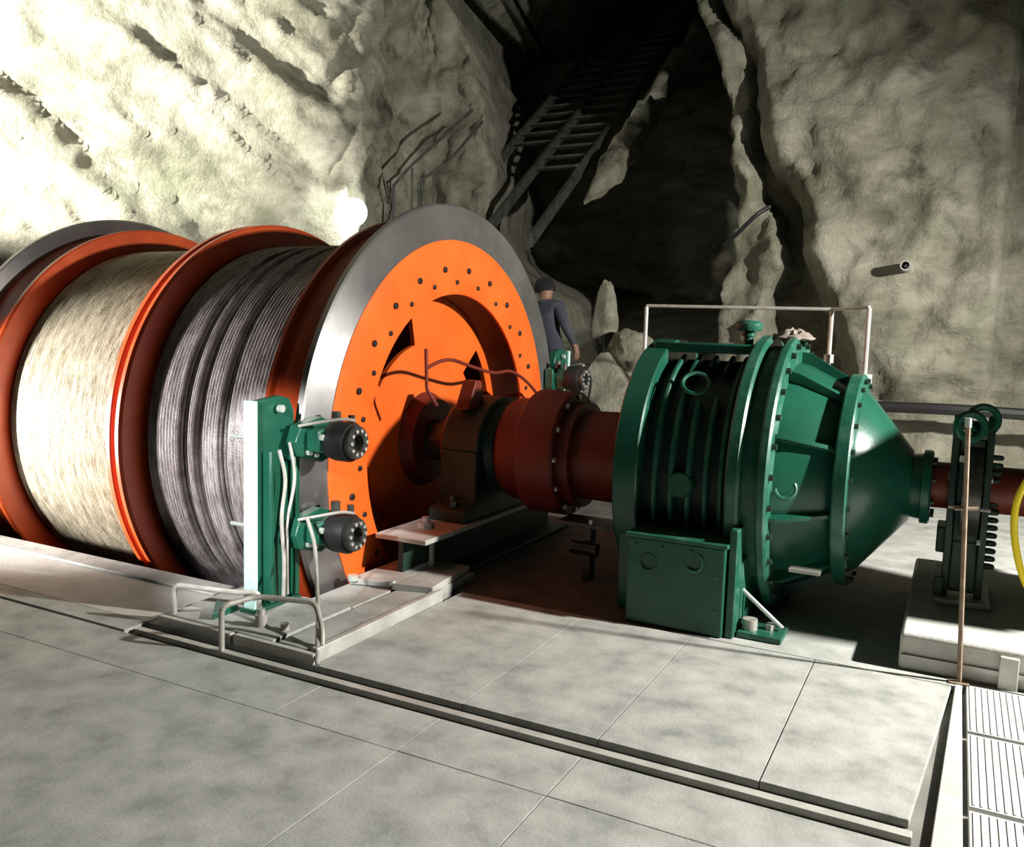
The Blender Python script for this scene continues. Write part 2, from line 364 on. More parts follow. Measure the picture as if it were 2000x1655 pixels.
# ================================================================== HOIST DRUM
AX = .87
drum = thing('hoist_drum', (-1.95, 0, AX), 'big orange winding drum with a grey brake disc at each end', 'winding drum')
def wheel(sgn, x0):
    # sgn=+1: right wheel with outer face at x0 ; -1: left wheel
    X = lambda d: x0 - sgn * d
    MB().lathe([(X(.07), 1.60), (X(.07), 1.885), (X(.055), 1.90), (X(.012), 1.90), (X(0), 1.885), (X(0), 1.625), (X(.004), 1.62), (X(.07), 1.60)], seg=160).build('brake_disc', STEEL, drum, label='grey ground steel brake disc')
    MB().lathe([(X(.07), 1.745), (X(.40), 1.745), (X(.405), 1.79), (X(.437), 1.79), (X(.45), 1.775), (X(.45), 1.45)], seg=160).build('wheel_band', RED, drum)
    MB().lathe([(X(.06), 1.625), (X(-.006), 1.625), (X(-.008), 1.61), (X(-.008), 1.215), (X(0), 1.20), (X(.02), 1.20)], seg=128).build('rim_ring', ORANGE, drum)
    MB().lathe([(X(.30), 1.215), (X(.30), 1.20), (X(.02), 1.20)], seg=128).build('recess_wall', RECESS_SHADE, drum)
    # recessed web with four windows
    w = MB(); seg = 20
    wins = [(4, 42), (103, 145), (190, 230), (277, 317)]          # angle from +y towards +z
    ri, ro = .80, 1.10
    for xx, flip in ((X(.30), 1), (X(.34), -1)):
        w.lathe([(xx, .25), (xx, ri)], seg=120); w.lathe([(xx, ro), (xx, 1.22)], seg=120)
        for k in range(4):
            w.lathe([(xx, ri), (xx, ro)], seg=24, a0=wins[k][1], a1=wins[(k+1) % 4][0] + (360 if k == 3 else 0))
    for k in range(4):
        w.lathe([(X(.30), ri), (X(.34), ri)], seg=20, a0=wins[k][0], a1=wins[k][1]); w.lathe([(X(.30), ro), (X(.34), ro)], seg=20, a0=wins[k][0], a1=wins[k][1])
        for a in wins[k]:
            c, s_ = math.cos(R(a)), math.sin(R(a))
            w.add([(X(.30), ri*c, AX+ri*s_), (X(.30), ro*c, AX+ro*s_), (X(.34), ro*c, AX+ro*s_), (X(.34), ri*c, AX+ri*s_)], [(0,1,2,3)])
    w.build('web_plate', ORANGE, drum)
    MB().lathe([(X(.31), .40), (X(.26), .37), (X(.20), .34), (X(.20), .15), (X(.20), .02)], seg=64).build('hub', DRED, drum)  # dark red puts the shadow over the hub into its colour
wheel(1, 0.0); wheel(-1, -3.89)
bolt_big = MB().lathe([(-.004, .024), (.014, .024), (.018, .019), (.018, .001)], c=(0, 0), seg=10).mesh('bolt', BOLTM)
bolt_sml = MB().lathe([(-.004, .019), (.012, .019), (.015, .015), (.015, .001)], c=(0, 0), seg=10).mesh('bolt', BOLTM)
for k in range(24):
    a = R(100 + 15*k); inst('bolt', bolt_big, (.006, 1.40*math.cos(a), AX + 1.40*math.sin(a)), drum)
    a = R(92.5 + 15*k); inst('bolt', bolt_sml, (.006, 1.295*math.cos(a), AX + 1.295*math.sin(a)), drum)
# shell, middle flange (two rims with a groove between), end flanges, liner rings
MB().lathe([(-3.45, 1.50), (-.44, 1.50)], seg=128).build('drum_shell', RED, drum)
MB().lathe([(-1.97, 1.5), (-1.97, 1.775), (-1.955, 1.79), (-1.915, 1.79), (-1.905, 1.775), (-1.905, 1.72), (-1.865, 1.72), (-1.865, 1.775), (-1.855, 1.79), (-1.82, 1.79), (-1.80, 1.77), (-1.785, 1.5)], seg=160).build('middle_flange', RED, drum)
MB().cyl((-3.95, 0, AX), (.62, 0, AX), .17, 32).build('main_shaft', DSTEEL, drum)

# wire ropes, laid turn by turn
def helix(mb, x0, x1, Rr, d, seg=84, phase=0.):
    turns = max(1, round((x1 - x0) / d)); n = turns * seg; pts = []
    V = []; base = len(mb.v); sd = 6
    for i in range(n + 1):
        t = 2 * math.pi * i / seg + phase; x = x0 + d/2 + (x1 - x0 - d) * i / n
        rr = Rr + .0035 * noise.noise(Vector((x * 9, math.cos(t) * 2, math.sin(t) * 2)))
        c, s_ = math.cos(t), math.sin(t)
        for k in range(sd):
            u = 2 * math.pi * k / sd
            r2 = rr + .5 * d * math.cos(u)
            V.append((x + .5 * d * math.sin(u), r2 * c, AX + r2 * s_))
    mb.v += V
    mb.f += [(base + i*sd + k, base + i*sd + (k+1) % sd, base + (i+1)*sd + (k+1) % sd, base + (i+1)*sd + k) for i in range(n) for k in range(sd)]
m1 = MB(); helix(m1, -3.44, -1.985, 1.535, .034); helix(m1, -3.43, -1.99, 1.568, .034, phase=1)
o = m1.build('wire_rope', ROPE1); tag(o, 'tan greasy wire rope wound on the left half of the orange drum', 'wire rope')
m2 = MB(); helix(m2, -1.78, -.46, 1.520, .034)
for a, b in ((-1.765, -1.415), (-1.335, -1.262), (-1.19, -1.015), (-.945, -.465)): helix(m2, a, b, 1.553, .035, phase=a); helix(m2, a, b, 1.585, .035, phase=a+1)
o = m2.build('wire_rope', ROPE2); tag(o, 'grey wire rope in separated bands on the right half of the drum', 'wire rope')

# ================================================================== DISC BRAKES
nut_x = hexbolt(.021, .022, ZINC); nut_s = hexbolt(.012, .014, GALV); nut_d = hexbolt(.013, .012, GALV)
def brake_post(sg, top, label):
    # sg -1: in front of the drum; +1: behind it. Straddles the brake-disc rim
    e = thing('brake_post', (0, sg*2.12, .06), label, 'disc brake')
    Y = lambda d: sg * d
    def yb(m_, x0, x1, ya, yb_, z0, z1): return m_.box((x0, min(Y(ya), Y(yb_)), z0), (x1, max(Y(ya), Y(yb_)), z1))
    yb(MB(), -.085, .0, 2.29, 2.255, .06, top).build('front_flange', LIT_MINT, e, bevel=.006, label='pale mint front edge with bright light in its colour')
    pr = [(Y(2.255), .06), (Y(2.255), top-.005), (Y(2.05), top+.02), (Y(1.97), top), (Y(1.93), top-.08), (Y(1.93), .06)]
    MB().prism(pr, 'x', -.075, -.015).build('post_web', GREEN, e, bevel=.006)
    yb(MB(), -.10, .02, 2.31, 1.90, .06, .085).build('foot_plate', GREEN, e, bevel=.004)
    yb(MB(), -.02, .045, 2.20, 2.165, .10, top-.30).build('rib', GREEN, e, bevel=.008)
    yb(MB(), -.02, .04, 1.975, 1.935, .10, top-.35).build('rib', GREEN, e, bevel=.008)
    MB().tube(smoothcurve([(.055, Y(2.10), .13), (.06, Y(2.10), .35), (.05, Y(2.11), .62), (.06, Y(2.09), .85), (.04, Y(2.12), top-.30)], 6), .012, 8).build('oil_pipe', GALV, e)
    MB().tube(smoothcurve([(.05, Y(2.06), .13), (.055, Y(2.07), .45), (.05, Y(2.06), .60), (.07, Y(2.02), .85), (.05, Y(2.04), top-.26)], 6), .011, 8).build('oil_pipe', GALV, e)
    MB().cyl((.0, Y(2.08), top-.055), (.03, Y(2.08), top-.055), .024, 12).build('pin', ZINC, e)
    for z in (top-.22, top-.75):
        MB().cyl((-.20, Y(2.27), z), (-.08, Y(2.27), z), .013, 10).build('stop_pin', ZINC, e, label='bright steel pin')
    for z in (top-.26, top-.84):
        c = MB().prism([(Y(2.0), z-.09), (Y(2.04), z), (Y(2.0), z+.10), (Y(1.80), z+.14), (Y(1.64), z+.08), (Y(1.64), z-.10), (Y(1.80), z-.15)], 'x', .015, .10).build('caliper', GREEN, e, bevel=.008)
        MB().prism([(Y(1.95), z-.06), (Y(1.95), z+.075), (Y(1.72), z+.10), (Y(1.68), z), (Y(1.72), z-.11)], 'x', .10, .20).build('caliper_arm', GREEN, c, bevel=.01)
        yb(MB(), -.24, -.085, 2.05, 1.80, z-.10, z+.10).build('caliper_back', GREEN, c, bevel=.01)
        yy = Y(1.80)
        MB().lathe([(.19, .02), (.19, .115), (.235, .125), (.33, .125), (.345, .115), (.345, .105)], c=(yy, z), seg=40).build('spring_cylinder', BLACK, c)
        MB().lathe([(.30, .100), (.375, .105), (.385, .098), (.385, .05), (.36, .046), (.33, .046), (.33, .001)], c=(yy, z), seg=40).build('end_ring', DSTEEL, c)
        for k in range(10):
            a = 2*math.pi*k/10; inst('bolt', nut_d, (.384, yy + .075*math.cos(a), z + .075*math.sin(a)), c)
        for (dy, dz) in ((1.93, .03), (1.885, -.015), (1.93, -.07), (1.87, -.09)):
            inst('nut', nut_x, (.198 if dz > -.05 else .10, Y(dy), z + dz), c)
        MB().tube(smoothcurve([(.10, Y(2.02), z+.10), (.20, Y(1.96), z+.125), (.30, Y(1.86), z+.145), (.36, Y(1.80), z+.135)], 5), .010, 8).build('hose', GALV, c)
        MB().cyl((.13, Y(1.70), z+.10), (.13, Y(1.70), z+.17), .03, 10).build('valve', DSTEEL, c)
        MB().cyl((.22, Y(1.66), z+.09), (.22, Y(1.66), z+.15), .022, 10).build('valve', DSTEEL, c)
    return e
brake_post(-1, 1.335, 'green disc brake post with two black cylinders, at the front of the drum')
rb = brake_post(1, 1.60, 'green disc brake post mostly hidden behind the orange drum')
for k in range(3):
    a = -1.2 + .55*k
    MB().tube(smoothcurve([(.12, 2.0, 1.36), (.18 + .05*k, 2.0 + .12*math.sin(a), 1.43), (.24 + .06*k, 2.02 + .2*math.sin(a), 1.30 + .02*k), (.22 + .05*k, 2.05 + .2*math.sin(a), 1.05)], 5), .014, 6).build('hose', GALV if k % 2 else BLACK, rb)

# pads under the brake post
bp = thing('brake_foundation', (.15, -2.2, 0), 'stepped pale steel and concrete base under the front brake post', 'machine base')
MB().box((-.46, -2.56, -.01), (.40, -1.87, .06)).build('base_slab', CONC, bp, bevel=.008)
MB().box((-.46, -2.60, -.01), (.12, -2.56, .055)).build('edge_angle', PLATE, bp, bevel=.006)
MB().box((.14, -2.60, -.01), (.715, -2.56, .055)).build('edge_angle', PLATE, bp, bevel=.006)
MB().box((.43, -2.56, -.01), (.66, -.80, .06)).build('base_slab', CONC, bp, bevel=.008)
MB().box((.665, -2.56, -.01), (.71, -1.30, .075)).build('edge_angle', PLATE, bp, bevel=.006)
MB().box((.07, -1.86, -.01), (.40, -1.36, .055)).build('base_slab', CONC, bp, bevel=.006)
MB().prism([(.09, -1.50), (.40, -1.42), (.40, -.82), (.09, -.90)], 'z', .06, .10).build('top_plate', PLATE, bp, bevel=.005)
MB().prism([(.41, -1.46), (.68, -1.38), (.62, -.80), (.41, -.82)], 'z', .06, .105).build('top_plate', PLATE, bp, bevel=.005)
MB().prism([(-.30, -2.30), (-.12, -2.50), (-.12, -2.30)], 'z', .06, .10).build('gusset', GREEN, bp, bevel=.004)
MB().cyl((.12, -1.50, .09), (.12, -1.50, .125), .035, 14).build('stud', ZINC, bp)
MB().cyl((.40, -1.44, .09), (.40, -1.44, .12), .022, 12).build('stud', ZINC, bp)
MB().cyl((.18, -2.42, .06), (.18, -2.42, .13), .035, 14).cyl((.18, -2.42, .13), (.18, -2.42, .16), .022, 10).build('anchor_bolt', GALV, bp)
MB().cyl((.34, -2.40, .06), (.34, -2.40, .10), .025, 12).build('anchor_bolt', GALV, bp)

def pipe_rail(name, pts, r, label, m=GALV, cat='guard rail', n=6):
    o = MB().tube(pts, r, 10).build(name, m); return tag(o, label, cat)
def rounded(pts, rad=.05, n=5):
    P = [Vector(p) for p in pts]; out = [P[0]]
    for i in range(1, len(P)-1):
        a = P[i] + (P[i-1]-P[i]).normalized()*rad; b = P[i] + (P[i+1]-P[i]).normalized()*rad
        for k in range(n+1):
            t = k/n; out.append(a*(1-t)**2 + P[i]*2*t*(1-t) + b*t*t)
    return out + [P[-1]]
pipe_rail('low_guard_rail', rounded([(-.40, -2.53, .06), (-.40, -2.53, .235), (-.02, -2.38, .21), (.05, -2.30, .21), (.05, -2.30, .06)]), .016, 'low bent pipe rail at the left foot of the green brake post')
pipe_rail('low_guard_rail', rounded([(.16, -2.70, 0), (.16, -2.70, .25), (.24, -2.52, .27), (.56, -2.40, .26), (.66, -2.46, .14), (.69, -2.50, .07)]), .016, 'low bent pipe rail in front of the green brake post')
pipe_rail('hydraulic_line', smoothcurve([(.17, -2.02, .62), (.28, -2.08, .48), (.40, -2.20, .30), (.52, -2.33, .20), (.66, -2.50, .09), (.76, -2.62, .015)], 6), .012, 'thin steel oil line running from the brake down to the floor', cat='pipe')

# ================================================================== MAIN BEARING
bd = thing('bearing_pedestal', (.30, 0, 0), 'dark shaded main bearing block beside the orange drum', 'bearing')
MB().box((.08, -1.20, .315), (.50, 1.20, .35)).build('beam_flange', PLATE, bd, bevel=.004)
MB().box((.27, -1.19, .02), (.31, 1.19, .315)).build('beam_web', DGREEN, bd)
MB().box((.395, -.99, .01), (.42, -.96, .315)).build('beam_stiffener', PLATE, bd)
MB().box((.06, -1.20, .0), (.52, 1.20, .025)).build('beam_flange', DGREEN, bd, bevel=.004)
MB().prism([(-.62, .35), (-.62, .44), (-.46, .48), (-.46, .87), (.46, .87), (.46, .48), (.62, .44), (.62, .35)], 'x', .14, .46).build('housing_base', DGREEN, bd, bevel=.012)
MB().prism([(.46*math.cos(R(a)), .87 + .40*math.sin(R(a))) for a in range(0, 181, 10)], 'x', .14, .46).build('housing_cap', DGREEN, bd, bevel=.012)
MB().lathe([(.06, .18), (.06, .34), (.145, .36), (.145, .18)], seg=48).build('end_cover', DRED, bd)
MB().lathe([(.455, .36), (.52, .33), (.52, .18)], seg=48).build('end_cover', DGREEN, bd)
for y in (-.54, .54):
    MB().cyl((.30, y, .44), (.30, y, .50), .045, 6).cyl((.30, y, .5), (.30, y, .54), .022, 10).build('nut', DSTEEL, bd)
MB().cyl((.28, -.86, .35), (.28, -.86, .39), .06, 6).cyl((.28, -.86, .39), (.28, -.86, .43), .03, 10).build('nut', PLATE, bd)
MB().prism([(-.40, 1.18), (-.28, 1.40), (-.20, 1.40), (-.12, 1.18)], 'x', .22, .34).build('lifting_lug', DRED, bd, bevel=.01)
pipe_rail('grease_pipe', rounded([(.16, -.72, 1.64), (.16, -.70, 1.34), (.2, -.62, 1.22)], .03), .013, 'short upright dark red grease pipe before the orange web', m=DRED, cat='pipe')
pipe_rail('grease_hose', smoothcurve([(.16, -.70, 1.50), (.16, -.52, 1.545), (.16, -.33, 1.55), (.16, -.02, 1.49), (.16, .32, 1.435), (.16, .68, 1.43), (.16, 1.10, 1.26), (.18, 1.33, 1.02), (.2, 1.38, .35)], 8), .014, 'arched dark red grease hose across the face of the drum', m=DRED, cat='hose')

# ================================================================== COUPLING
cp = thing('gear_coupling', (1.1, 0, .40), 'large dull red gear coupling between drum bearing and gearbox', 'coupling')
MB().lathe([(.56, .17), (.56, .38), (.60, .40), (.74, .40), (.76, .46), (.78, .475), (1.06, .475), (1.08, .46), (1.08, .2)], c=(0, .87), seg=72).build('sleeve', DRED, cp)
MB().lathe([(1.08, .40), (1.17, .40), (1.18, .36), (1.18, .2)], c=(0, .87), seg=72).build('retainer', DRED, cp)
MB().lathe([(1.17, .335), (1.62, .345)], c=(0, .87), seg=72).build('hub', DRED, cp)
for k in range(12):
    a = 2*math.pi*k/12; inst('bolt', nut_x, (1.075, .435*math.cos(a), .87 + .435*math.sin(a)), cp)
cg = thing('coupling_support', (1.30, -.25, .0), 'small dark bracket with a bright bolt under the red coupling', 'bracket')
MB().box((1.12, -.42, .40), (1.56, -.16, .435)).build('shelf', DSTEEL, cg, bevel=.004)
MB().box((1.30, -.34, .0), (1.36, -.24, .40)).build('leg', DSTEEL, cg, bevel=.004)
MB().cyl((1.38, -.40, .435), (1.38, -.40, .465), .018, 8).build('bolt', ZINC, cg)
MB().cyl((1.22, -.36, .24), (1.42, -.36, .24), .05, 16).build('drain_cup', DSTEEL, cg)

# ================================================================== GEARBOX
GZ = .88
gb = thing('planetary_gearbox', (2.4, 0, 0), 'large dark green planetary gearbox with ribbed barrel and cone nose', 'gearbox')
C0 = (0, GZ)
MB().lathe([(1.60, .02), (1.60, .50), (1.70, .78), (1.70, .875), (1.71, .885), (1.855, .885), (1.865, .875), (1.865, .70)], c=C0, seg=96).build('end_plate', GREEN, gb)
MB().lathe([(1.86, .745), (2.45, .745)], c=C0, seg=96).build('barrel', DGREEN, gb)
MB().box((1.76, -.33, 1.68), (2.46, .33, 1.745)).build('top_plate', GREEN, gb, bevel=.012)
# raised ribs round the barrel: each runs from the top down to the front box
for x, a0, a1 in ((1.955, 107, 206), (2.065, 107, 128), (2.065, 134, 206), (2.175, 107, 120), (2.175, 141, 206), (2.285, 107, 123), (2.285, 139, 206), (2.38, 107, 206)):
    MB().lathe([(x-.016, .735), (x-.016, .812), (x-.008, .822), (x+.008, .822), (x+.016, .812), (x+.016, .735)], c=C0, seg=40, a0=a0, a1=a1).build('rib', GREENW, gb)
MB().torus((2.14, -.60, 1.49), (.15, -.70, .66), .085, .013).build('lifting_ring', GREENW, gb)
MB().lathe([(-.83, .001), (-.83, .075), (-.815, .085), (-.70, .085)], c=(2.13, .86), seg=32, ax='y').build('sight_cover', GREEN, gb)
MB().lathe([(2.43, .78), (2.43, .915), (2.445, .93), (2.50, .93), (2.515, .915), (2.52, .86), (2.61, .86), (2.615, .915), (2.63, .93), (2.665, .93), (2.68, .915), (2.68, .6)], c=C0, seg=120).build('main_flange', GREENW, gb)
nut_g = hexbolt(.02, .03, DGREEN); nut_gs = hexbolt(.017, .024, DGREEN)
for k in range(30):
    a = 2*math.pi*(k+.5)/30; inst('bolt', nut_g, (2.678, .88*math.cos(a), GZ + .88*math.sin(a)), gb)
MB().lathe([(2.66, .76), (2.74, .74), (3.03, .60)], c=C0, seg=96).build('carrier_housing', GREEN, gb)
for k in range(10):
    a = 2*math.pi*(k+.35)/10
    c, s_ = math.cos(a), math.sin(a); t = .014
    P = [(2.675, .70), (2.675, .83), (2.74, .82), (3.02, .655), (3.03, .55)]
    V = [(x, r*c - sg*t*s_, GZ + r*s_ + sg*t*c) for sg in (-1, 1) for x, r in P]; n = 5
    MB().add(V, [list(range(n))[::-1], list(range(n, 2*n))] + [(i, (i+1) % n, n + (i+1) % n, n+i) for i in range(n)]).build('gusset', GREEN, gb, bevel=.003)
MB().lathe([(3.01, .50), (3.01, .685), (3.02, .695), (3.085, .695), (3.095, .685), (3.095, .50)], c=C0, seg=96).build('nose_flange', GREENW, gb)
for k in range(24):
    a = 2*math.pi*(k+.5)/24; inst('bolt', nut_gs, (3.093, .655*math.cos(a), GZ + .655*math.sin(a)), gb)
MB().lathe([(3.09, .60), (3.12, .585), (3.41, .225), (3.42, .18)], c=C0, seg=96).build('cone_nose', GREEN, gb)
MB().lathe([(3.40, .10), (3.40, .20), (3.47, .21), (3.475, .235), (3.52, .235), (3.53, .22), (3.53, .08)], c=C0, seg=64).build('end_cap', GREEN, gb)
for k in range(8):
    a = 2*math.pi*(k+.5)/8; inst('bolt', nut_gs, (3.528, .18*math.cos(a), GZ + .18*math.sin(a)), gb)
fb = MB().box((1.88, -1.03, .0), (2.49, -.50, .545)).build('front_box', GREEN, gb, bevel=.012)
MB().box((1.865, -1.05, .545), (2.505, -.60, .57)).build('lid', GREENW, fb, bevel=.005)
MB().torus((2.30, -1.04, .44), (.1, -1, .1), .055, .010, 16, 0, 200).build('handle', GREENW, fb)
MB().torus((2.02, -1.035, .40), (.1, -1, .1), .05, .006, 20).build('plug_ring', GREEN, fb)
for (x, z) in ((2.44, .36), (2.44, .15), (1.93, .50), (2.1, .50), (2.28, .50)):
    inst('bolt', hexbolt(.012, .012, GREENW, 'y'), (x, -1.042, z), fb)
MB().box((1.74, -.80, 0), (1.86, .80, .50)).build('foot', GREEN, gb, bevel=.01)
MB().box((2.50, -.86, .0), (2.56, .86, .45)).build('foot', GREENW, gb, bevel=.01)
MB().box((2.50, -1.00, .0), (2.55, -.84, .66)).build('foot_rib', GREENW, gb, bevel=.008)
MB().box((2.56, -.95, .0), (2.82, -.70, .035)).build('foot_pad', GREENW, gb, bevel=.005)
MB().cyl((2.62, -.86, .035), (2.62, -.86, .10), .045, 14).build('anchor_nut', GALV, gb)
MB().cyl((2.73, -.80, .035), (2.73, -.80, .07), .03, 6).build('anchor_nut', GALV, gb)
MB().cyl((2.53, -.80, .27), (2.80, -.80, .055), .014, 8).build('brace', ZINC, gb)
MB().cyl((2.33, -.02, 1.74), (2.33, -.02, 1.84), .035, 16).cyl((2.33, -.02, 1.80), (2.33, -.02, 1.83), .05, 16).build('breather_stem', GREEN, gb)
MB().lathe([(1.835, .02), (1.835, .08), (1.85, .09), (1.885, .09), (1.905, .07), (1.91, .001)], c=(2.33, -.02), seg=28, ax='z').build('breather_cap', GREENW, gb)
MB().torus((2.76, -.775, .90), (.3, -1, .2), .06, .013, 14, -40, 170).build('lifting_eye', GREENW, gb)
MB().box((2.80, -.72, .385), (2.98, -.62, .405)).build('name_plate', GALV, gb)

# dust sheet / sacking lying on top of the gearbox neck
def cloth(name, cx, cy, cz, rx, ry, h, m, label, cat, seed=0):
    mb = MB(); n, k = 28, 9
    mb.v.append((cx, cy, cz + h))
    for j in range(1, k+1):
        for i in range(n):
            a = 2*math.pi*i/n; t = j/k
            w = 1 + .28*noise.noise(Vector((math.cos(a)*1.6 + seed, math.sin(a)*1.6, 0)))
            zz = cz + h*(1 - t**1.7) + .03*noise.noise(Vector((math.cos(a)*t*5, math.sin(a)*t*5, seed)))
            mb.v.append((cx + rx*t*w*math.cos(a), cy + ry*t*w*math.sin(a), zz))
    mb.f = [(0, 1+i, 1+(i+1) % n) for i in range(n)] + [(1+(j-1)*n+i, 1+j*n+i, 1+j*n+(i+1) % n, 1+(j-1)*n+(i+1) % n) for j in range(1, k) for i in range(n)]
    o = mb.build(name, m); s_ = o.modifiers.new('thick', 'SOLIDIFY'); s_.thickness = .012
    return tag(o, label, cat)
SACK = mat('grey_sacking', (.20, .16, .13), (.33, .28, .24), rough=.95, scale=12, bump=.2)
cloth('rag', 2.62, .02, 1.80, .13, .17, .055, SACK, 'crumpled pale rag lying on top of the gearbox flange', 'rag', 2)

# ================================================================== MOTOR SIDE: brake, shaft, plinth, motor
pl = thing('motor_plinth', (4.9, 0, 0), 'low pale concrete plinth at the right under the small brake', 'plinth')
MB().box((3.45, -.95, -.01), (6.4, .95, .20)).build('plinth_block', CONC2, pl, bevel=.02)
MB().box((3.46, -.965, .06), (6.4, -.948, .085)).build('edge_strip', PLATE, pl)
MB().box((3.93, -.985, -.01), (4.02, -.95, .17)).build('pipe_cover', PLATE, pl, bevel=.005)
ms = MB().cyl((3.52, 0, .90), (4.4, 0, .90), .145, 40).build('motor_shaft', DRED)
tag(ms, 'dark red drive shaft passing through the small green brake', 'shaft')
mbk = thing('shaft_brake', (3.75, -.05, .2), 'slim dark green thruster brake standing on the plinth at the right', 'brake')
for x in (3.645, 3.83):
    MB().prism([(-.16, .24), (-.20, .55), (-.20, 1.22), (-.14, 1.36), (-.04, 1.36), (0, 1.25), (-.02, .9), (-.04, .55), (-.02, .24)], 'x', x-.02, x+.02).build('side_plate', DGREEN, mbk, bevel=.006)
MB().box((3.60, -.26, .20), (3.90, .24, .24)).build('foot_plate', PLATE, mbk, bevel=.006)
MB().box((3.665, -.165, .46), (3.81, -.13, 1.22)).build('front_plate', DGREEN, mbk, bevel=.01)
MB().box((3.655, -.17, .27), (3.82, -.05, .60)).build('thruster_body', DGREEN, mbk, bevel=.02)
MB().cyl((3.74, -.11, .60), (3.74, -.11, .95), .05, 20).build('thruster_tube', DGREEN, mbk)
MB().cyl((3.74, -.11, .95), (3.74, -.11, 1.28), .022, 14).build('push_rod', GALV, mbk)
MB().torus((3.715, -.21, 1.30), (.25, -1, .1), .075, .024).build('lever_eye', GREEN, mbk)
MB().torus((3.78, -.16, 1.34), (.25, -1, .1), .08, .022).build('lever_eye', GREEN, mbk)
MB().cyl((3.63, -.12, 1.30), (3.86, -.12, 1.30), .03, 14).build('pivot_pin', DSTEEL, mbk)
MB().cyl((3.62, -.14, .98), (3.86, -.14, .98), .022, 12).build('cross_pin', GALV, mbk)
MB().cyl((3.63, -.19, .80), (3.86, -.19, .80), .014, 10).build('cross_pin', GALV, mbk)
MB().box((3.58, -.15, .50), (3.645, .10, .66)).build('arm', DGREEN, mbk, bevel=.01)
MB().box((3.585, -.20, .24), (3.64, .14, .36)).build('arm', DGREEN, mbk, bevel=.01)
MB().box((3.67, -.205, 1.08), (3.79, -.19, 1.12)).build('tag_plate', ZINC, mbk)
sp = MB()
for k in range(15): sp.torus((3.868, -.10, .44 + .048*k), (0, .12, 1), .026, .017, 14)
sp.build('spring', DGREEN, mbk)
MB().lathe([(3.70, .16), (3.70, .32), (3.80, .32), (3.80, .16)], c=(0, .90), seg=64).build('brake_wheel', DSTEEL, mbk)
MB().cyl((3.80, -.19, .60), (3.82, -.19, .60), .02, 8).build('nut', ZINC, mbk)
rod = thing('marker_rod', (3.75, -.95, 0), 'thin rusty brown rod standing on the floor before the small brake', 'rod')
MB().cyl((3.752, -1.005, -.002), (3.69, -1.005, 1.36), .0125, 10).build('rod', RUST, rod)
MB().cyl((3.69, -1.005, 1.36), (3.688, -1.005, 1.41), .017, 10).build('tip', ZINC, rod)
MB().cyl((3.66, -1.015, .93), (3.77, -.99, .94), .010, 8).build('cross_piece', RUST, rod)
MB().box((3.70, -1.04, -.003), (3.80, -.99, .006)).build('foot', RUST, rod)
hose = MB().tube(smoothcurve([(4.5, -.45, 1.35), (4.24, -.5, 1.27), (4.07, -.5, 1.14), (3.985, -.5, .98), (3.965, -.5, .82), (3.99, -.5, .64), (4.05, -.5, .46), (4.16, -.5, .30), (4.4, -.5, .225), (4.6, -.5, .218)], 8), .019, 10).build('yellow_hose', YELLOW)
tag(hose, 'bright yellow hose looping down at the right edge', 'hose')
mo = thing('hoist_motor', (5.3, 0, .2), 'grey-green electric hoist motor beyond the right edge', 'motor')
MB().lathe([(4.40, .15), (4.40, .42), (4.48, .52), (6.0, .52), (6.1, .5), (6.1, .05)], c=(0, .90), seg=64).build('casing', GREEN, mo)
MB().box((4.50, -.50, .2), (6.0, .50, .60)).build('base', GREEN, mo, bevel=.02)
MB().box((4.50, -.55, 1.36), (5.3, .45, 1.86)).build('shade_blower_box', GREEN, mo, bevel=.02)  # added out of view, sized to shade the gearbox cone

# ================================================================== RAILING, PIPES ON THE WALL
rl = thing('guard_railing', (1.6, 3.0, 0), 'pale thin pipe railing behind the green gearbox', 'railing')
ry = 2.5
for (x, y, zt) in ((.74, ry, 2.08), (2.54, ry, 2.07), (2.885, 2.25, 2.085)):
    MB().cyl((x, y, 0), (x, y, zt), .021, 10).build('post', GALV, rl)
MB().cyl((.74, ry, 2.09), (2.54, ry, 2.08), .017, 10).build('top_rail', GALV, rl)
MB().cyl((2.54, ry, 2.08), (2.885, 2.25, 2.095), .017, 10).build('top_rail', GALV, rl)
MB().cyl((2.54, ry, 1.58), (2.54, ry, 1.66), .045, 12).build('collar', ZINC, rl)
MB().cyl((2.90, 2.25, 1.42), (2.90, 2.25, 1.50), .05, 12).build('collar', ZINC, rl)
pts = [(x, 5.05 + .03*math.sin(x*3), 1.03 + .015*math.sin(x*2.1)) for x in np.linspace(1.2, 9, 40)]
cb = MB().tube(pts, .065, 8).build('wall_pipe', BLACK); tag(cb, 'dark cable pipe running low along the right rock wall', 'pipe')
st = thing('pipe_stub', (2.95, 5.2, 2.65), 'short pale pipe stub sticking out of the right rock wall', 'pipe')
MB().lathe([(5.75, .062), (5.22, .062), (5.21, .058), (5.21, .045), (5.5, .04)], c=(2.98, 2.70), seg=20, ax='y').build('sleeve', GALV, st)
MB().cyl((2.98, 5.5, 2.70), (2.99, 5.19, 2.69), .022, 10).build('inner_tube', BLACK, st)
cr2 = MB().tube(smoothcurve([(.72, 5.65, 3.02), (.9, 5.55, 3.15), (1.15, 5.5, 3.38), (1.3, 5.6, 3.5)], 6), .03, 8).build('cable', BLACK)
tag(cr2, 'thick black cable crossing the rock strip beside the dark shaft', 'cable')

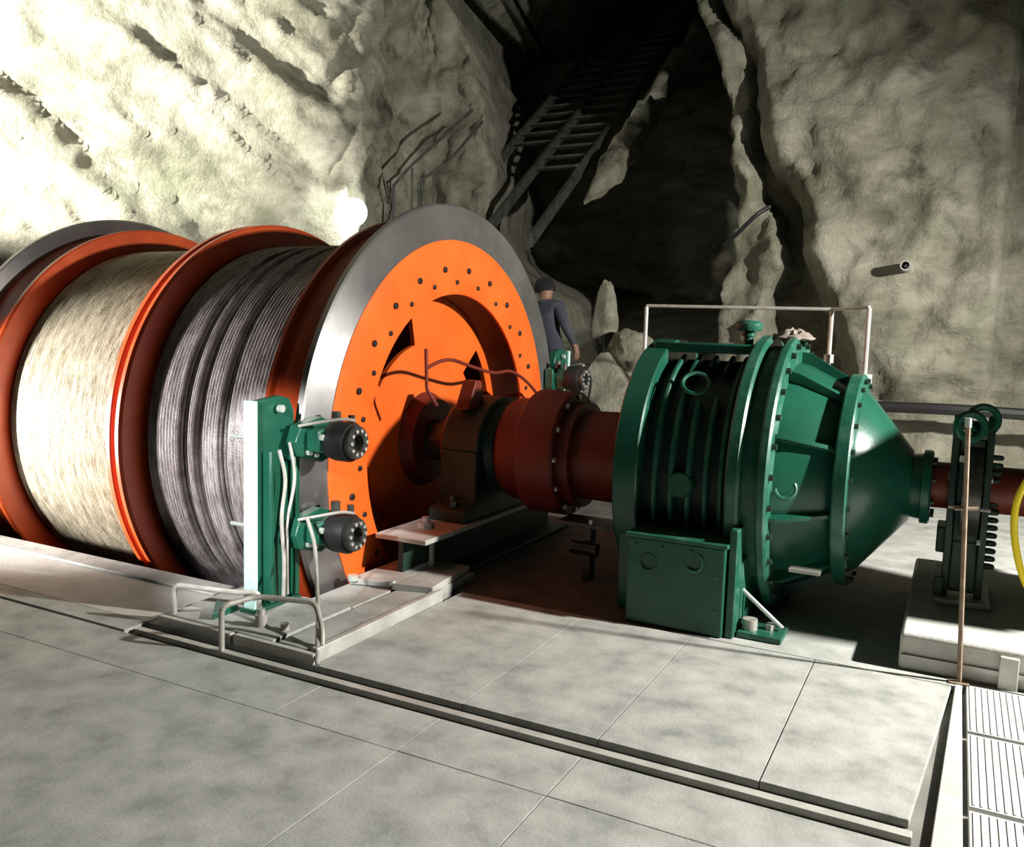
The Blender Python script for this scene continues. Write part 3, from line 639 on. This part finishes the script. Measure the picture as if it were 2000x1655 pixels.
# globe lamp on the left wall corner
lc = Vector((-3.90, 3.62, 3.35))
lp = thing('wall_lamp', lc, 'blinding white globe lamp behind the drum at the wall corner', 'lamp')
LENS = mat('lit_lamp_glass', (1, 1, 1), emis=(1, .99, .96), es=45)
MB().lathe([(lc.z + .19*math.cos(R(a)), max(.001, .19*math.sin(R(a)))) for a in range(0, 181, 12)], c=(lc.x, lc.y), seg=24, ax='z').build('globe', LENS, lp)
MB().cyl(lc + Vector((-.02, .13, .0)), lc + Vector((-.35, .45, .0)), .045, 12).build('bracket', DSTEEL, lp)

# ================================================================== STAIR IN THE INCLINED SHAFT
sx = .75
def zz(y, off=0): return 3.0 + sx*(y - 6.0) + off
OLDS = mat('old_stair_steel', (.035, .038, .034), (.085, .085, .075), rough=.7, metal=.2, scale=6)
stt = thing('shaft_stair', (-3.3, 6.6, 3.3), 'long dark steel stairway climbing through the inclined shaft', 'staircase')
for x in (-4.40, -3.45, -2.50):
    y0, y1 = 6.3, 16.5; h = .11
    MB().add([(x+dx, y, zz(y, dz)) for dx in (-.035, .035) for (y, dz) in ((y0, -h), (y1, -h), (y1, h), (y0, h))],
             [(0,1,2,3),(7,6,5,4),(0,4,5,1),(1,5,6,2),(2,6,7,3),(3,7,4,0)]).build('stringer', OLDS, stt)
tr = MB().box((-.46, -.10, -.02), (.46, .10, .02)).mesh('tread', OLDS)
y = 8.3
while y < 16.3:
    inst('tread', tr, (-2.975, y, zz(y)), stt); y += .34
y = 9.2
while y < 16.3:
    inst('tread', tr, (-3.925, y, zz(y)), stt); y += .34
def rail2(pts, posts, label):
    e = thing('stair_handrail', posts[0], label, 'handrail')
    MB().tube(rounded(pts, .06), .022, 8).build('rail', OLDS, e)
    for (x, y, z, b) in [(p[0], p[1], p[2], p[3]) for p in posts_full]: MB().cyl((x, y, z), (x, y, b), .018, 8).build('post', OLDS, e)
    return e
posts_full = [(-4.36, 5.2, 4.00, 2.6), (-4.05, 5.25, 4.24, 2.6)]
rail2([(-4.36, 5.2, 2.6), (-4.36, 5.2, 3.98), (-4.08, 5.25, 4.27), (-3.65, 6.35, 5.33)], [(-4.36, 5.2, 2.6)], 'dark stair handrail nearer the lamp, against the grey rock pillar')
posts_full = [(-3.90, 5.3, 4.05, 2.6), (-3.72, 5.35, 4.15, 2.6)]
rail2([(-3.92, 5.25, 2.6), (-3.92, 5.25, 4.03), (-3.62, 5.6, 4.37), (-3.40, 6.25, 5.10)], [(-3.92, 5.25, 2.6)], 'dark stair handrail nearer the shaft, against the grey rock pillar')
MB().box((-4.45, 4.95, 2.2), (-3.35, 6.5, 2.6)).build('landing', CONCD, floor, bevel=.03)

# ridge of broken rock following the right side of the stair
rg = MB(); nn = 90; mm = 20
for i in range(nn):
    y = 7.3 + 6.5*i/(nn-1); 
    tp = min(1, .12 + i/14) * min(1, .2 + (nn-1-i)/10)
    w = .22 + .16*noise.noise(Vector((y*1.4, 1, 0))); hh = .30 + .22*noise.noise(Vector((y*1.7, 5, 0)))
    for k in range(mm):
        a = 2*math.pi*k/mm; q = Vector((math.cos(a), y*1.6, math.sin(a))); d = 1 + .35*noise.noise(q*1.7) + .2*noise.noise(q*4)
        rg.v.append((-1.98 + .25*noise.noise(Vector((y*.9, 0, 0))) + tp*w*d*math.cos(a), y, zz(y, -.05) + tp*hh*d*math.sin(a)))
rg.f = [(i*mm+k, i*mm+(k+1) % mm, (i+1)*mm+(k+1) % mm, (i+1)*mm+k) for i in range(nn-1) for k in range(mm)] + [list(range(mm))[::-1], list(range((nn-1)*mm, nn*mm))]
o = rg.build('rock_ridge', ROCK); tag(o, 'jagged ridge of broken rock rising along the right of the stair', 'rock')

# ================================================================== BOULDERS
def boulder(c, r, seed, label, m=ROCK):
    bm = bmesh.new(); bmesh.ops.create_icosphere(bm, subdivisions=4, radius=1)
    for v_ in bm.verts:
        p = v_.co.normalized(); q = p * 1.1 + Vector((seed * 3.1, seed, 0))
        d = 1 + .28*noise.noise(q) + .16*abs(noise.noise(q * 2.3)) + .06*noise.noise(q * 6)
        for ax_ in (Vector((.6, -.7, .4)), Vector((-.8, -.3, .5)), Vector((.2, -.6, .8)), Vector((.9, .1, .3))):
            ax_ = ax_.normalized(); k = p.dot(ax_) * d
            if k > .78: d *= .78 / k
        v_.co = Vector((p.x*r[0], p.y*r[1], p.z*r[2])) * d
    me = bpy.data.meshes.new('boulder'); bm.to_mesh(me); bm.free(); me.materials.append(m); me.shade_smooth(); me.set_sharp_from_angle(angle=R(30))
    o = bpy.data.objects.new('boulder', me); col.objects.link(o); o.location = c; o.rotation_euler = (0, 0, seed)
    return tag(o, label, 'boulder')
boulder((-.10, 4.0, .78), (.55, .55, .66), 1.2, 'big pale boulder just right of the drum, above the red coupling')
boulder((.0, 4.3, 1.52), (.34, .34, .34), 2.6, 'angular grey boulder lodged under the left railing post')
boulder((-.50, 4.5, 1.98), (.17, .2, .50), 4.3, 'narrow upright pale rock slab above the boulders')
boulder((.28, 4.2, .55), (.45, .5, .55), 5.5, 'low mossy boulder behind the left side of the gearbox')
boulder((-.75, 4.9, .95), (.65, .5, .85), 6.1, 'dark boulder behind the standing worker')

# ================================================================== WORKER
def person(loc, rz, label):
    SKIN = mat('skin', (.30, .17, .11), rough=.6); CL = mat('navy_workwear', (.040, .043, .062), (.065, .068, .09), rough=.9, scale=9)
    BOOT = mat('boot_leather', (.015, .014, .012), rough=.6); HAIR = mat('black_hair', (.008, .007, .007), rough=.9)
    J = {}; E = []
    def j(n, p, r): J[n] = (Vector(p), r)
    j('pel', (0,0,.95), .15); j('wst', (0,.01,1.10), .145); j('che', (0,.0,1.30), .165); j('sho', (0,-.01,1.42), .11); j('nec', (0,0,1.50), .058); j('hed0', (0,-.01,1.56), .075); j('hed1', (0,-.02,1.64), .092); j('hed2', (0,-.01,1.72), .068)
    for s, t in ((-1,'l'), (1,'r')):
        j('hip'+t, (s*.09,0,.90), .105); j('kne'+t, (s*.11,-.02,.50), .066); j('ank'+t, (s*.12,.02,.09), .048); j('toe'+t, (s*.13,-.14,.04), .042)
        j('cla'+t, (s*.16,0,1.41), .075); j('elb'+t, (s*.25,.02,1.13), .050); j('wri'+t, (s*.27,-.08,.90), .034); j('pal'+t, (s*.27,-.11,.82), .034)
    names = list(J); idx = {n: i for i, n in enumerate(names)}
    E = [('pel','wst'),('wst','che'),('che','sho'),('sho','nec'),('nec','hed0'),('hed0','hed1'),('hed1','hed2')]
    for t in 'lr': E += [('pel','hip'+t),('hip'+t,'kne'+t),('kne'+t,'ank'+t),('ank'+t,'toe'+t),('sho','cla'+t),('cla'+t,'elb'+t),('elb'+t,'wri'+t),('wri'+t,'pal'+t)]
    V = [J[n][0] for n in names]; Rr = [J[n][1] for n in names]; ED = [(idx[a], idx[b]) for a, b in E]
    for s, t in ((-1,'l'), (1,'r')):
        b = J['pal'+t][0]
        for k, ln in enumerate((.065, .075, .070, .055)):
            p = b + Vector((0, -.03 + .02*k, -.03)); a = len(V)
            V += [p, p + Vector((-s*.012, -.006, -ln*.55)), p + Vector((-s*.03, -.008, -ln))]; Rr += [.0095, .009, .008]
            ED += [(idx['pal'+t], a), (a, a+1), (a+1, a+2)]
        a = len(V); V += [b + Vector((-s*.015, -.04, .005)), b + Vector((-s*.03, -.055, -.035))]; Rr += [.011, .009]; ED += [(idx['pal'+t], a), (a, a+1)]
    me = bpy.data.meshes.new('person_cage'); me.from_pydata(V, ED, [])
    tmp = bpy.data.objects.new('person_cage', me); col.objects.link(tmp)
    tmp.modifiers.new('skin', 'SKIN').use_smooth_shade = True
    for i, sv in enumerate(me.skin_vertices[0].data): sv.radius = (Rr[i], Rr[i] * (.78 if names[i] in ('pel','wst','che','sho') else 1) if i < len(names) else Rr[i])if i < len(names) else (Rr[i], Rr[i]); sv.use_root = (i == 0)
    tmp.modifiers.new('sub', 'SUBSURF').levels = 2
    dg = bpy.context.evaluated_depsgraph_get(); dg.update()
    body = bpy.data.meshes.new_from_object(tmp.evaluated_get(dg)); body.name = 'person'
    bpy.data.objects.remove(tmp)
    body.materials.clear()
    for m_ in (CL, SKIN, BOOT): body.materials.append(m_)
    for p in body.polygons:
        c = p.center; p.use_smooth = True
        p.material_index = 1 if (c.z > 1.50 or (abs(c.x) > .22 and c.z < .91)) else (2 if c.z < .13 else 0)
    o = bpy.data.objects.new('person', body); col.objects.link(o); o.location = loc; o.rotation_euler = (Matrix.Rotation(R(-7), 3, 'Y') @ Matrix.Rotation(rz, 3, 'Z')).to_euler(); o.scale = (1.28, 1.2, 1.02)
    WL[o.name] = Vector((0, 0, 0))
    def ch(name, mb, m_):
        q = bpy.data.objects.new(name, mb.mesh(name, m_)); col.objects.link(q); q.parent = o; return q
    hr = MB(); hr.v = []; n, k = 24, 12
    for a in range(k+1):
        for b in range(n):
            ph = math.pi * .62 * a / k; t = 2*math.pi*b/n; s_ = 1.0 if math.sin(t) > -.3 else .93
            hr.v.append((.112*math.sin(ph)*math.cos(t), -.008 + .122*s_*math.sin(ph)*math.sin(t), 1.66 + .13*math.cos(ph)))
    hr.f = [(a*n+b, a*n+(b+1) % n, (a+1)*n+(b+1) % n, (a+1)*n+b) for a in range(k) for b in range(n)]
    ch('hair', hr, HAIR)
    ch('nose', MB().cyl((0, -.105, 1.665), (0, -.128, 1.625), .010, 8, r2=.017), SKIN)
    for s in (-1, 1):
        ch('ear', MB().torus((s*.098, .0, 1.645), (1, 0, 0), .020, .009, 12), SKIN)
        ch('eye', MB().lathe([(-.013, .001), (-.009, .009), (0, .012), (.009, .009), (.013, .001)], c=(s*.035, 1.675), seg=10, ax='y'), BOOT).location.y = -.100
    ch('mouth', MB().box((-.025, -.108, 1.592), (.025, -.095, 1.600)), DRED)
    ch('collar', MB().lathe([(1.455, .085), (1.505, .072), (1.505, .064), (1.46, .07)], c=(0, 0), seg=20, ax='z'), CL)
    return tag(o, label, 'person')
person((-.96, 4.05, .68), R(165), 'person in dark navy work clothes half hidden behind the drum')
MB().box((-2.2, 3.7, -.02), (-.70, 4.5, .66)).build('ledge', ROCK, floor, bevel=.06)
